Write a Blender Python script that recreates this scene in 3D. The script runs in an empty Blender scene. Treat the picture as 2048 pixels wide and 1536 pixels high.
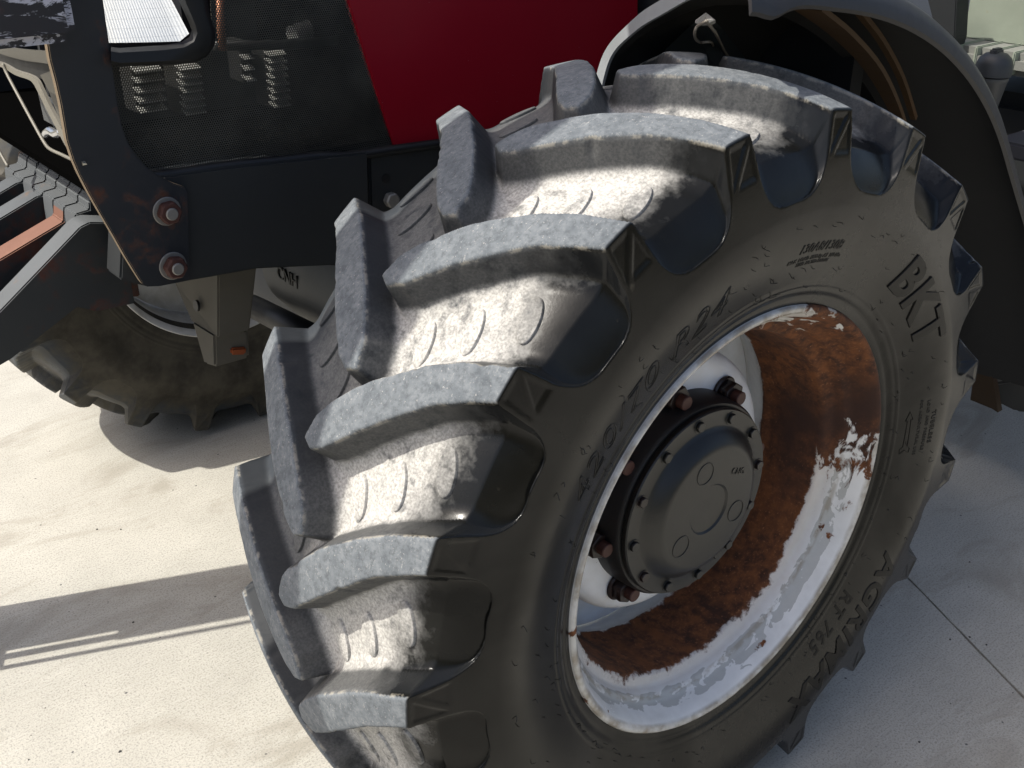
import bpy, bmesh, math, random
import numpy as np
from mathutils import Vector, Matrix
random.seed(7); RNG = np.random.default_rng(11)
scene = bpy.context.scene
COL = scene.collection
PI = math.pi

# ------------------------------------------------------------------ camera
HT, HC = .8425, .572                       # half track, wheel centre height
CAM = np.array([-1.007, -1.7415, 1.409])
PITCH, YAW, FPX = math.radians(27.22), math.radians(50.27), 2118.0
cam_d = bpy.data.cameras.new('camera'); cam = bpy.data.objects.new('camera', cam_d); COL.objects.link(cam)
cam.location = CAM
cam.rotation_euler = (math.radians(90)-PITCH, 0, -(math.radians(90)-YAW))
cam_d.sensor_width = 36; cam_d.lens = FPX/2048*36; cam_d.clip_start = .02; cam_d.clip_end = 500
scene.camera = cam
# ------------------------------------------------------------------ light
SUN = Vector((-1, .42, 1.5)).normalized()   # towards the sun: ahead of the tractor, slightly to its far side
w = bpy.data.worlds.new('World'); scene.world = w; w.use_nodes = True
nt = w.node_tree; bg = nt.nodes['Background']
sky = nt.nodes.new('ShaderNodeTexSky'); sky.sky_type = 'NISHITA'; sky.sun_disc = False
sky.sun_elevation = math.asin(SUN.z); sky.sun_rotation = math.atan2(SUN.x, SUN.y)
sky.dust_density = 4.5; sky.air_density = .8
nt.links.new(sky.outputs[0], bg.inputs[0]); bg.inputs[1].default_value = .145
sl = bpy.data.lights.new('sun', 'SUN'); sl.energy = 4.1; sl.angle = math.radians(.53); sl.color = (1, .955, .87)
so = bpy.data.objects.new('sun', sl); COL.objects.link(so); so.rotation_euler = SUN.to_track_quat('Z', 'Y').to_euler()
so.location = (-4, 1.7, 6)
scene.view_settings.view_transform = 'Standard'; scene.view_settings.look = 'None'
scene.view_settings.exposure = .43; scene.view_settings.gamma = 1

# ------------------------------------------------------------------ pixel -> place helpers (photo measured on known planes)
_sp, _cp, _sy, _cy = math.sin(PITCH), math.cos(PITCH), math.sin(YAW), math.cos(YAW)
def _ray(px, py):
    u, v = (px-1024)/FPX, (py-768)/FPX
    r, f, z = u, -_sp*v+_cp, -_cp*v-_sp
    return np.array([_sy*r+_cy*f, -_cy*r+_sy*f, z])
def _hit(px, py, ax, val):
    d = _ray(px, py); return CAM+d*(val-CAM[ax])/d[ax]
def aty(px, py, y): return _hit(px, py, 1, y)
def atx(px, py, x): return _hit(px, py, 0, x)
def atz(px, py, z=0): return _hit(px, py, 2, z)

# ------------------------------------------------------------------ mesh helpers
def link(name, me, mat=None, parent=None, loc=None, smooth=False):
    o = bpy.data.objects.new(name, me); COL.objects.link(o)
    if mat is not None and len(me.materials) == 0: me.materials.append(mat)
    if parent is not None: o.parent = parent
    if loc is not None: o.location = loc
    if smooth:
        me.polygons.foreach_set('use_smooth', [True]*len(me.polygons))
    return o
def from_bm(name, bm, mat, parent=None, loc=None, smooth=False, angle=None):
    bmesh.ops.recalc_face_normals(bm, faces=bm.faces)
    me = bpy.data.meshes.new(name); bm.to_mesh(me); bm.free()
    o = link(name, me, mat, parent, loc, smooth or angle is not None)
    if angle is not None: me.set_sharp_from_angle(angle=math.radians(angle))
    return o
def prism_bm(pts, vec, bev=0, seg=2):
    """polygon of 3D points, extruded along vec"""
    bm = bmesh.new(); vec = Vector(vec)
    a = [bm.verts.new(p) for p in pts]; b = [bm.verts.new(Vector(p)+vec) for p in pts]
    n = len(pts)
    bm.faces.new(a); bm.faces.new(b[::-1])
    for i in range(n): bm.faces.new((a[i], b[i], b[(i+1) % n], a[(i+1) % n]))
    bmesh.ops.recalc_face_normals(bm, faces=bm.faces)
    if bev: bmesh.ops.bevel(bm, geom=bm.edges[:], offset=bev, segments=seg, affect='EDGES', clamp_overlap=True)
    return bm
def box_bm(lo, hi, bev=.004, seg=2):
    (x0, y0, z0), (x1, y1, z1) = lo, hi
    return prism_bm([(x0, y0, z0), (x1, y0, z0), (x1, y1, z0), (x0, y1, z0)], (0, 0, z1-z0), bev, seg)
def side_plate(pix, y, thick, bev=.002, zoff=0):
    """outline measured in the photo on the upright plane y, with a real thickness away from the camera"""
    return prism_bm([tuple(aty(px, py, y)) for px, py in pix], (0, thick, 0), bev)
def lathe(name, prof, mat, parent, loc, seg=160, closed=False, angle=35):
    """prof: (a, r) about the wheel axis, a positive towards the near side"""
    n = len(prof); ph = np.linspace(0, 2*PI, seg, endpoint=False)
    a = np.array([p[0] for p in prof]); r = np.array([p[1] for p in prof])
    V = np.stack([-np.cos(ph)[:, None]*r, -np.ones((seg, 1))*a, np.sin(ph)[:, None]*r], -1).reshape(-1, 3)
    F = []
    for i in range(seg):
        j = (i+1) % seg
        for k in range(n-(0 if closed else 1)):
            l = (k+1) % n; F.append((i*n+k, i*n+l, j*n+l, j*n+k))
    me = bpy.data.meshes.new(name); me.from_pydata(V.tolist(), [], F); me.update()
    bm = bmesh.new(); bm.from_mesh(me); bmesh.ops.remove_doubles(bm, verts=bm.verts, dist=1e-6)
    bmesh.ops.recalc_face_normals(bm, faces=bm.faces); bm.to_mesh(me); bm.free()
    o = link(name, me, mat, parent, loc, True); me.set_sharp_from_angle(angle=math.radians(angle)); return o
def tube_bm(path, rad, seg=10, bm=None, cap=True):
    bm = bm or bmesh.new(); P = [Vector(p) for p in path]; rings = []
    up = None
    for i, p in enumerate(P):
        t = (P[min(i+1, len(P)-1)]-P[max(i-1, 0)]).normalized()
        if up is None:
            up = t.orthogonal().normalized()
        u = (up-t*up.dot(t)).normalized(); v = t.cross(u); up = u
        rr = rad[i] if isinstance(rad, (list, tuple)) else rad
        rings.append([bm.verts.new(p+(u*math.cos(k*2*PI/seg)+v*math.sin(k*2*PI/seg))*rr) for k in range(seg)])
    for A, B in zip(rings, rings[1:]):
        for k in range(seg): bm.faces.new((A[k], A[(k+1) % seg], B[(k+1) % seg], B[k]))
    if cap: bm.faces.new(rings[0][::-1]); bm.faces.new(rings[-1])
    return bm
def smooth_path(pts, n=8):
    P = [Vector(p) for p in pts]; out = []
    for i in range(len(P)-1):
        p0, p1, p2, p3 = P[max(i-1, 0)], P[i], P[i+1], P[min(i+2, len(P)-1)]
        for k in range(n):
            t = k/n
            out.append(.5*((2*p1)+(-p0+p2)*t+(2*p0-5*p1+4*p2-p3)*t*t+(-p0+3*p1-3*p2+p3)*t**3))
    return out+[P[-1]]
def tag(o, label=None, cat=None, kind=None, group=None):
    if label: o['label'] = label
    if cat: o['category'] = cat
    if kind: o['kind'] = kind
    if group: o['group'] = group
    return o

# ------------------------------------------------------------------ materials
class Mat:
    def __init__(s, name):
        s.m = bpy.data.materials.new(name); s.m.use_nodes = True; s.t = s.m.node_tree
        s.b = s.t.nodes['Principled BSDF']; s.out = s.t.nodes['Material Output']
    def n(s, typ, **kw):
        x = s.t.nodes.new(typ)
        for k, v in kw.items(): setattr(x, k, v)
        return x
    def put(s, inp, v):
        if isinstance(v, bpy.types.NodeSocket): s.t.links.new(v, inp)
        elif isinstance(v, (tuple, list)) and inp.type == 'RGBA': inp.default_value = (*v[:3], 1)
        else: inp.default_value = v
    def math(s, op, a, b=0., c=0., clamp=False):
        x = s.n('ShaderNodeMath', operation=op); x.use_clamp = clamp
        s.put(x.inputs[0], a); s.put(x.inputs[1], b); s.put(x.inputs[2], c); return x.outputs[0]
    def ramp(s, v, a, b):     # smoothstep a->b to 0..1 (a may be > b)
        x = s.n('ShaderNodeMapRange', interpolation_type='SMOOTHSTEP')
        s.put(x.inputs['Value'], v)
        if a < b:
            x.inputs['From Min'].default_value = a; x.inputs['From Max'].default_value = b
        else:
            x.inputs['From Min'].default_value = b; x.inputs['From Max'].default_value = a
            x.inputs['To Min'].default_value = 1; x.inputs['To Max'].default_value = 0
        return x.outputs[0]
    def mix(s, f, a, b):
        x = s.n('ShaderNodeMix', data_type='RGBA'); s.put(x.inputs[0], f); s.put(x.inputs[6], a); s.put(x.inputs[7], b); return x.outputs[2]
    def mixf(s, f, a, b):
        x = s.n('ShaderNodeMix', data_type='FLOAT'); s.put(x.inputs[0], f); s.put(x.inputs[2], a); s.put(x.inputs[3], b); return x.outputs[0]
    def pos(s):
        return s.n('ShaderNodeNewGeometry').outputs['Position']
    def obj(s): return s.n('ShaderNodeTexCoord').outputs['Object']
    def scale(s, vec, sc):
        x = s.n('ShaderNodeMapping'); s.put(x.inputs['Vector'], vec); x.inputs['Scale'].default_value = sc; return x.outputs[0]
    def noise(s, vec, sc, det=4., rough=.55, dist=0.):
        x = s.n('ShaderNodeTexNoise'); s.put(x.inputs['Vector'], vec); x.inputs['Scale'].default_value = sc
        x.inputs['Detail'].default_value = det; x.inputs['Roughness'].default_value = rough; x.inputs['Distortion'].default_value = dist
        return x.outputs['Fac']
    def vor(s, vec, sc, feature='F1'):
        x = s.n('ShaderNodeTexVoronoi', feature=feature); s.put(x.inputs['Vector'], vec); x.inputs['Scale'].default_value = sc; return x.outputs['Distance']
    def attr(s, name):
        return s.n('ShaderNodeAttribute', attribute_name=name).outputs['Fac']
    def bump(s, h, strength=.3, dist=.002):
        x = s.n('ShaderNodeBump'); x.inputs['Strength'].default_value = strength; x.inputs['Distance'].default_value = dist
        s.put(x.inputs['Height'], h); s.put(s.b.inputs['Normal'], x.outputs[0])
    def set(s, col=None, rough=None, metal=None, spec=None, coat=None):
        if col is not None: s.put(s.b.inputs['Base Color'], col)
        if rough is not None: s.put(s.b.inputs['Roughness'], rough)
        if metal is not None: s.put(s.b.inputs['Metallic'], metal)
        if spec is not None: s.put(s.b.inputs['Specular IOR Level'], spec)
        if coat is not None: s.put(s.b.inputs['Coat Weight'], coat)
        return s
    def sep(s, v):
        x = s.n('ShaderNodeSeparateXYZ'); s.put(x.inputs[0], v); return x.outputs

def tyre_material(name, clean=True):
    M = Mat(name); P = M.pos()
    lh = M.attr('lug_height'); pa = M.attr('across')
    n1 = M.noise(P, 11, 5, .6); n2 = M.noise(P, 55, 4, .65); n3 = M.noise(P, 330, 3, .6); n4 = M.noise(P, 4.2, 2)
    nsum = M.math('ADD', M.math('MULTIPLY', M.math('SUBTRACT', n1, .5), .62), M.math('MULTIPLY', M.math('SUBTRACT', n2, .5), .34))
    pan = M.math('ADD', pa, nsum); near = M.attr('near')
    rub = (.0045, .0046, .0042) if clean else (.030, .027, .021)
    rubber = M.mix(M.ramp(n1, .3, .8), rub, tuple(c*1.7 for c in rub))
    film = M.ramp(M.math('SUBTRACT', pan, M.math('MULTIPLY', M.ramp(near, -.2, -.6), .42)), .95, .55)
    col = M.mix(film, rubber, M.mix(n2, (.024, .029, .035), (.052, .059, .067)))
    wall = M.math('MULTIPLY', M.ramp(lh, .10, .30), M.ramp(lh, .93, .80))
    col = M.mix(M.math('MULTIPLY', wall, .62), col, (.013, .0145, .0165))
    floor = M.ramp(lh, .30, .02)
    nw = M.math('ADD', .20, M.math('MULTIPLY', .80, M.ramp(M.math('ADD', near, M.math('MULTIPLY', M.math('SUBTRACT', n1, .5), .5)), -.22, .10)))
    dust = M.math('MULTIPLY', M.ramp(pan, .93, .60), M.math('ADD', .14, M.math('MULTIPLY', floor, .86)))
    dust = M.math('MULTIPLY', M.math('MULTIPLY', dust, nw), M.ramp(M.math('ADD', M.math('MULTIPLY', n2, .75), M.math('MULTIPLY', n4, .5)), .33, .66))
    dcol = M.mix(M.ramp(n3, .3, .7), (.33, .32, .295), (.58, .565, .525)); dcol = M.mix(M.math('MULTIPLY', M.ramp(n2, .54, .70), .32), dcol, (.20, .205, .20))
    col = M.mix(dust, col, dcol)
    top = M.math('MULTIPLY', M.ramp(lh, .93, .99), M.ramp(pa, 1.01, .985))
    # scuffs along the worn lug faces
    sc = M.noise(M.scale(P, (90, 260, 110)), 1, 4, .8, 1.2); n5 = M.noise(P, 140, 4, .75)
    tcol = M.mix(M.ramp(n2, .3, .72), (.115, .129, .141), (.183, .199, .211))
    tcol = M.mix(M.math('MULTIPLY', M.ramp(n5, .42, .70), .7), tcol, (.075, .085, .094))
    tcol = M.mix(M.math('MULTIPLY', M.ramp(sc, .58, .74), .75), tcol, (.36, .36, .345)); tcol = M.mix(M.math('MULTIPLY', M.ramp(n3, .63, .72), .6), tcol, (.40, .39, .37))
    col = M.mix(top, col, tcol)
    edge = M.math('MULTIPLY', M.ramp(lh, .86, .94), M.ramp(lh, .999, .97))
    edge = M.math('MULTIPLY', M.math('MULTIPLY', edge, M.ramp(pa, 1.02, .97)), M.ramp(n2, .45, .6))
    col = M.mix(M.math('MULTIPLY', edge, .45), col, (.42, .39, .32))
    # dried splash marks round the clean shoulders
    vo = M.vor(M.scale(P, (1, 1, .45)), 34); spl = M.math('MULTIPLY', M.ramp(vo, .16, .10), M.ramp(n1, .55, .7))
    spl = M.math('MULTIPLY', spl, M.math('MULTIPLY', M.ramp(pa, .9, 1.0), M.ramp(pa, 1.35, 1.25)))
    col = M.mix(M.math('MULTIPLY', spl, .55), col, (.30, .26, .19))
    if not clean:
        col = M.mix(M.ramp(M.math('ADD', n1, M.math('MULTIPLY', n2, .4)), .5, .95), col, (.075, .068, .052))
    rough = M.mixf(film, .23 if clean else .7, .62)
    rough = M.mixf(M.math('MAXIMUM', dust, top), rough, .86)
    rough = M.math('ADD', rough, M.math('MULTIPLY', M.math('SUBTRACT', n2, .5), .12))
    gl = M.noise(M.scale(P, (1, 1, 1)), 3.5, 4, .6, .5)
    M.set(col, M.math('ADD', rough, M.math('MULTIPLY', M.math('SUBTRACT', gl, .5), .25)), 0, M.mixf(M.ramp(gl, .35, .68), .15, .30))
    M.bump(M.math('ADD', M.math('MULTIPLY', n3, M.mixf(top, .25, 1.)), M.math('MULTIPLY', n2, .3)), .35 if clean else .5, .001)
    return M.m
M_TYRE = tyre_material('tyre_rubber'); M_TYRE_FAR = tyre_material('tyre_rubber_dusty', False)

def simple(name, col, rough=.5, metal=0., nscale=40, amt=.25, bump=0.):
    M = Mat(name); P = M.pos(); n = M.noise(P, nscale, 5, .6); n2 = M.noise(P, nscale*.15, 3)
    k = M.math('ADD', M.math('MULTIPLY', n, .6), M.math('MULTIPLY', n2, .4))
    lo = tuple(c*(1-amt) for c in col); hi = tuple(min(1, c*(1+amt)) for c in col)
    M.set(M.mix(k, lo, hi), M.math('ADD', rough-.08, M.math('MULTIPLY', n, .16)), metal)
    if bump: M.bump(n, bump, .001)
    return M.m
def painted_steel(name, base, rust, amount=.5, rough=.42, chip=None):
    """dark paint worn through to rust in patches"""
    M = Mat(name); P = M.pos()
    a = M.noise(P, 7, 6, .62, .4); b = M.noise(P, 42, 5, .6); c = M.noise(P, 180, 3, .6)
    k = M.math('ADD', M.math('MULTIPLY', a, .7), M.math('MULTIPLY', b, .3))
    m = M.ramp(k, .72-.28*amount, .80-.24*amount)
    rc = M.mix(c, tuple(x*.55 for x in rust), tuple(min(1, x*1.35) for x in rust))
    bc = M.mix(a, tuple(x*.75 for x in base), tuple(x*1.4 for x in base))
    col = M.mix(m, bc, rc)
    if chip:
        s2 = M.noise(M.scale(P, (9, 30, 26)), 1, 6, .75, .6)
        col = M.mix(M.ramp(s2, .50, .54), col, chip)
    M.set(col, M.mixf(m, rough, .85), 0, .5); M.bump(M.math('ADD', b, M.math('MULTIPLY', m, .5)), .25, .001)
    return M.m
M_PLATE = painted_steel('guard_paint', (.012, .014, .018), (.085, .03, .014), .72, .5)
M_BEAM = painted_steel('scraped_beam_paint', (.014, .014, .02), (.16, .05, .03), .55, .45, (.5, .5, .56))
M_FRAME = painted_steel('chassis_paint', (.016, .018, .019), (.07, .035, .012), .04, .55)
M_WEIGHT_LIT = painted_steel('weight_paint_lit', (.072, .079, .083), (.16, .10, .06), .5, .65)
M_WEIGHT_SHADE = painted_steel('weight_paint_shade', (.014, .017, .019), (.075, .022, .012), .75, .55)
M_WEIGHT_R = painted_steel('weight_rust', (.145, .066, .042), (.20, .10, .065), .5, .75)
M_RUSTBOLT = painted_steel('rusty_bolt', (.055, .018, .012), (.10, .038, .018), .5, .75)
M_NUT = painted_steel('wheel_nut_rust', (.012, .0065, .0055), (.030, .012, .008), .5, .38)
M_NUTEND = simple('stud_end', (.060, .020, .013), .6)
M_STEEL = simple('dull_steel', (.24, .23, .21), .5, .5)
M_VOID = Mat('void_black').set((.002, .002, .002), 1., 0, 0.).m  # darkness of the open nose put into the colour, no sheen
M_SEAL = simple('black_trim', (.006, .0065, .007), .5)
M_DARK = simple('underbody_dark', (.009, .011, .013), .7)
M_HUB = painted_steel('hub_paint', (.0065, .007, .0065), (.04, .026, .015), .08, .38)
M_HUBSIDE = painted_steel('hub_side_paint', (.008, .008, .008), (.05, .018, .008), .3, .45)
M_CAST = painted_steel('axle_casting_grey', (.065, .069, .069), (.10, .08, .04), .22, .6)
M_DUSTY = painted_steel('dusty_bracket', (.085, .078, .062), (.12, .085, .04), .35, .8)
M_BRDARK = painted_steel('bracket_dark', (.03, .031, .029), (.07, .05, .02), .25, .7)
M_BROWN = painted_steel('brown_brace', (.055, .028, .008), (.085, .04, .012), .5, .7)
M_FENDER = simple('fender_plastic', (.016, .0155, .017), .52, 0, 70, .25, .1)
M_FENDIN = painted_steel('fender_underside', (.012, .012, .012), (.05, .025, .008), .22, .8)
M_LIP = simple('fender_lip_grey', (.27, .29, .30), .55, 0, 60, .2, .2)
M_ORANGE = simple('orange_stop', (.25, .055, .012), .7)

def red_material():
    M = Mat('red_hood_paint'); P = M.pos(); n = M.noise(P, 5, 3); d = M.vor(P, 60)
    col = M.mix(n, (.23, .0022, .011), (.30, .004, .016))
    col = M.mix(M.ramp(d, .035, .02), col, (.4, .3, .3))
    M.set(col, M.mixf(n, .3, .42), 0, .3, .12); M.b.inputs['Coat Roughness'].default_value = .25
    M.bump(M.noise(P, 900, 2), .04, .0004); return M.m
M_RED = red_material()

def mesh_material():
    """perforated sheet: round holes in staggered rows, too fine to build one by one"""
    M = Mat('perforated_grille_sheet'); X, Y, Z = M.sep(M.obj())
    p = .0034
    def dots(ox, oz):
        u = M.math('SUBTRACT', M.math('FRACT', M.math('ADD', M.math('DIVIDE', X, p), ox+100)), .5)
        v = M.math('MULTIPLY', M.math('SUBTRACT', M.math('FRACT', M.math('ADD', M.math('DIVIDE', Z, p*1.732), oz+100)), .5), 1.732)
        return M.math('SQRT', M.math('ADD', M.math('MULTIPLY', u, u), M.math('MULTIPLY', v, v)))
    d = M.math('MINIMUM', dots(0, 0), dots(.5, .5)); hole = M.ramp(d, .37, .31)
    P = M.pos(); n = M.noise(P, 9, 5)
    M.set(M.mix(M.ramp(n, .35, .75), (.035, .034, .028), (.085, .082, .068)), .5, .2)
    tr = M.n('ShaderNodeBsdfTransparent'); mx = M.n('ShaderNodeMixShader')
    M.put(mx.inputs[0], hole); M.t.links.new(M.b.outputs[0], mx.inputs[1]); M.t.links.new(tr.outputs[0], mx.inputs[2])
    M.t.links.new(mx.outputs[0], M.out.inputs['Surface']); return M.m
M_MESH = mesh_material()

def lens_material():
    M = Mat('headlamp_lens'); P = M.pos(); X, Y, Z = M.sep(P)
    n = M.noise(P, 30, 3)
    line = M.ramp(M.math('ABSOLUTE', M.math('SUBTRACT', M.math('FRACT', M.math('MULTIPLY', Z, 95)), .5)), .44, .5)
    M.set(M.mix(M.math('MULTIPLY', line, .35), M.mix(n, (.70, .73, .73), (.84, .86, .85)), (.35, .36, .36)), .22, .0, .6, .5); return M.m
M_LENS = lens_material()

def rim_material(name, rusty=True):
    M = Mat(name); O = M.obj(); X, Y, Z = M.sep(O)
    a = M.math('MULTIPLY', Y, -1.); ang = M.math('ARCTAN2', Z, M.math('MULTIPLY', X, -1.))     # 0 = front, up positive
    n1 = M.noise(O, 14, 6, .62, .3); n2 = M.noise(O, 60, 5, .65); n3 = M.noise(O, 240, 3, .6)
    white = M.mix(M.ramp(n1, .35, .75), (.74, .745, .73), (.62, .62, .60))
    grey = (.40, .405, .385)
    flake = M.noise(M.scale(O, (1, 2.2, 1)), 23, 6, .58, .5)
    ledge = M.math('MULTIPLY', M.ramp(a, .132, .139), M.ramp(a, .166, .158))
    gm = M.ramp(M.math('ADD', flake, M.math('MULTIPLY', M.math('SUBTRACT', ledge, .5), .22)), .565, .58)
    col = M.mix(gm, white, M.mix(n2, grey, (.48, .485, .465)))
    st = M.noise(M.scale(O, (16, 3, 16)), 1, 5, .6, .4)
    rust = M.mix(M.ramp(n2, .3, .7), (.040, .014, .006), (.17, .058, .016)); rust = M.mix(M.math('MULTIPLY', M.ramp(st, .5, .70), .7), rust, (.16, .052, .012))
    rust = M.mix(M.math('MULTIPLY', M.ramp(st, .45, .33), .8), rust, (.028, .011, .006))
    rust = M.mix(M.ramp(n3, .6, .75), rust, (.24, .105, .045)); rust = M.mix(M.ramp(M.noise(O, 5, 3), .5, .75), rust, (.032, .012, .007))
    if rusty:
        aj = M.math('ADD', a, M.math('ADD', M.math('MULTIPLY', M.math('SUBTRACT', n1, .5), .045), M.math('MULTIPLY', M.math('SUBTRACT', n2, .5), .02)))
        well = M.math('MULTIPLY', M.ramp(aj, .004, .012), M.ramp(aj, .121, .115))
        # upper rear arc of the flange has lost nearly all its paint
        arc = M.math('COSINE', M.math('SUBTRACT', ang, math.radians(146)))
        k = M.math('ADD', M.math('MULTIPLY', arc, .75), M.math('MULTIPLY', M.math('SUBTRACT', flake, .5), .8))
        fl = M.math('MULTIPLY', M.ramp(k, .56, .62), M.ramp(a, .09, .11))
        spots = M.math('MULTIPLY', M.ramp(M.math('ADD', M.math('MULTIPLY', n1, .6), M.math('MULTIPLY', flake, .4)), .605, .63), M.ramp(a, .0, .05))
        m = M.math('MAXIMUM', M.math('MAXIMUM', well, fl), spots)
        stain = M.math('MULTIPLY', M.ramp(m, .0, .5), 1.)
        col = M.mix(m, col, rust)
        halo = M.math('MULTIPLY', M.math('MULTIPLY', M.ramp(aj, .150, .112), M.ramp(aj, .0, .012)), M.math('SUBTRACT', 1., m))
        col = M.mix(M.math('MULTIPLY', halo, .42), col, (.36, .26, .16))
        dirt = M.noise(M.scale(O, (26, 60, 26)), 1, 4, .6)
        lip = M.math('MULTIPLY', M.math('MULTIPLY', M.ramp(a, .1755, .181), M.math('ADD', .35, M.math('MULTIPLY', M.ramp(dirt, .35, .65), .65))), M.math('SUBTRACT', 1., m))
        col = M.mix(M.math('MULTIPLY', lip, .8), col, (.17, .13, .075))
        seam = M.math('MULTIPLY', M.math('MULTIPLY', M.ramp(a, .137, .141), M.ramp(a, .147, .143)), M.ramp(dirt, .42, .6))
        col = M.mix(M.math('MULTIPLY', M.math('MULTIPLY', seam, .55), M.math('SUBTRACT', 1., m)), col, (.22, .18, .12))
        rough = M.mixf(m, .27, .88)
        M.bump(M.math('ADD', M.math('MULTIPLY', m, n3), M.math('MULTIPLY', gm, -.25)), .3, .0008)
    else:
        col = M.mix(M.ramp(n1, .35, .7), (.62, .62, .60), (.42, .405, .36)); rough = .42
    M.set(col, rough, 0, .5); return M.m
M_RIM = rim_material('rim_paint_and_rust'); M_RIM_FAR = rim_material('rim_grey', False)
def disc_material():
    M = Mat('wheel_disc_white'); O = M.obj(); n = M.noise(O, 25, 5); s = M.noise(O, 70, 3, .7)
    col = M.mix(M.ramp(n, .3, .7), (.83, .85, .87), (.76, .76, .75)); col = M.mix(M.ramp(s, .70, .73), col, (.12, .06, .05))
    M.set(col, .42, 0, .5); M.bump(n, .1, .001); return M.m
M_DISC = disc_material()

def concrete_material():
    M = Mat('concrete'); P = M.pos()
    big = M.noise(P, 1.3, 5, .6); mid = M.noise(P, 7, 5, .6); fine = M.noise(P, 260, 4, .7)
    dots = M.vor(P, 130); pit = M.vor(P, 17)
    br = M.noise(M.scale(P, (14, 260, 14)), 1, 3, .6)
    k = M.math('ADD', M.math('MULTIPLY', big, .5), M.math('MULTIPLY', mid, .5))
    col = M.mix(M.ramp(k, .3, .7), (.385, .372, .325), (.475, .46, .405))
    col = M.mix(M.math('MULTIPLY', M.ramp(fine, .47, .66), .85), col, (.235, .23, .21)); col = M.mix(M.math('MULTIPLY', M.ramp(br, .5, .75), .35), col, (.56, .54, .49))
    col = M.mix(M.math('MULTIPLY', M.ramp(dots, .16, .08), .5), col, (.19, .19, .19))
    col = M.mix(M.ramp(pit, .05, .03), col, (.1, .1, .1))
    st = M.noise(M.scale(P, (1, 2.4, 1)), 2.6, 6, .65, .8)
    col = M.mix(M.math('MULTIPLY', M.ramp(st, .50, .70), .6), col, (.26, .24, .195))
    M.set(col, .9, 0, .3)
    M.bump(M.math('ADD', M.math('ADD', M.math('MULTIPLY', fine, .9), M.math('MULTIPLY', br, .5)), M.math('MULTIPLY', M.ramp(pit, .02, .06), .6)), .5, .0016); return M.m
M_CONC = concrete_material()
M_JOINT = simple('joint_filler', (.018, .019, .02), .9)
M_CABSTEP = painted_steel('dusty_step_top', (.22, .25, .20), (.26, .24, .16), .35, .8)
M_CAP = simple('black_cap', (.03, .034, .037), .5)

# ------------------------------------------------------------------ setting: concrete slabs
def earth_material():
    M = Mat('dry_grass_ground'); P = M.pos(); n = M.noise(P, .8, 5); f = M.noise(P, 40, 5, .7)
    M.set(M.mix(f, M.mix(n, (.05, .055, .02), (.10, .085, .04)), (.12, .10, .055)), .95, 0, .2); M.bump(f, .8, .02); return M.m
ground = tag(from_bm('ground', box_bm((-60, -60, -.3), (60, 60, -.022), 0), earth_material()), kind='structure')
J = atz(1820, 1160); K = atz(2048, 1395); dirv = Vector((J-K)[:2]).normalized(); nor = Vector((dirv.y, -dirv.x))
base = Vector(J[:2]); gap = .0045
def slab(d0, d1, s0, s1, wob=False):
    """slab between two joint lines; its edges wander a little as sawn and chipped concrete does"""
    pts = []
    def edge(d, a, b, n):
        for i in range(n+1):
            s = a+(b-a)*i/n; p = base+nor*d+dirv*s
            if wob: p = p+nor*random.uniform(-.0012, .0012)
            pts.append((p.x, p.y, -.021))
    n = 160 if wob else 1
    edge(d0, s0, s1, n); edge(d1, s1, s0, n)
    return from_bm('concrete_slab', prism_bm(pts, (0, 0, .021), 0), M_CONC, ground)
slab(-4.2, -gap/2, -3.2, 3.8, True); slab(gap/2, 4.2, -3.2, 3.8, True)
q0, q1 = base+dirv*-3.2, base+dirv*3.8
from_bm('joint_filler', prism_bm([(q0.x-.004, q0.y, -.0215), (q0.x+.004, q0.y, -.0215), (q1.x+.004, q1.y, -.0215), (q1.x-.004, q1.y, -.0215)], (0, 0, .008), 0), M_JOINT, ground)
for i in (-2, -1, 0, 1):
    for j in (0, 1):
        if j == 0 and i in (-1, 0): continue
        d0 = i*4.2+gap/2; s0 = -3.2+j*7.0+.003
        slab(d0, d0+4.2-gap, s0, s0+7.0-.006)

bm = bmesh.new()
for i in range(90):
    x, y, r = random.uniform(-1.1, .2), random.uniform(-.7, 1.6), random.choice([.0008, .001, .0013, .0022])
    if i > 62: x, y = random.uniform(.3, 1.1), random.uniform(-1.5, -.8)
    m = Matrix.Translation((x, y, r*.4)) @ Matrix.Rotation(random.uniform(0, 6), 4, 'Z') @ Matrix.Diagonal((r*random.uniform(.8, 1.9), r, r*.7, 1))
    bmesh.ops.create_icosphere(bm, subdivisions=1, radius=1, matrix=m)
tag(from_bm('grit', bm, simple('dark_grit', (.06, .058, .055), .9)), 'small dark specks of grit scattered over the pale concrete', 'grit', 'stuff')
# ------------------------------------------------------------------ the tractor
tractor = bpy.data.objects.new('tractor', None); COL.objects.link(tractor)
tag(tractor, 'red and black farm tractor with a dusty lugged front tyre and rusty white rim', 'tractor')
NEAR = (0, -HT, HC)

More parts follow.
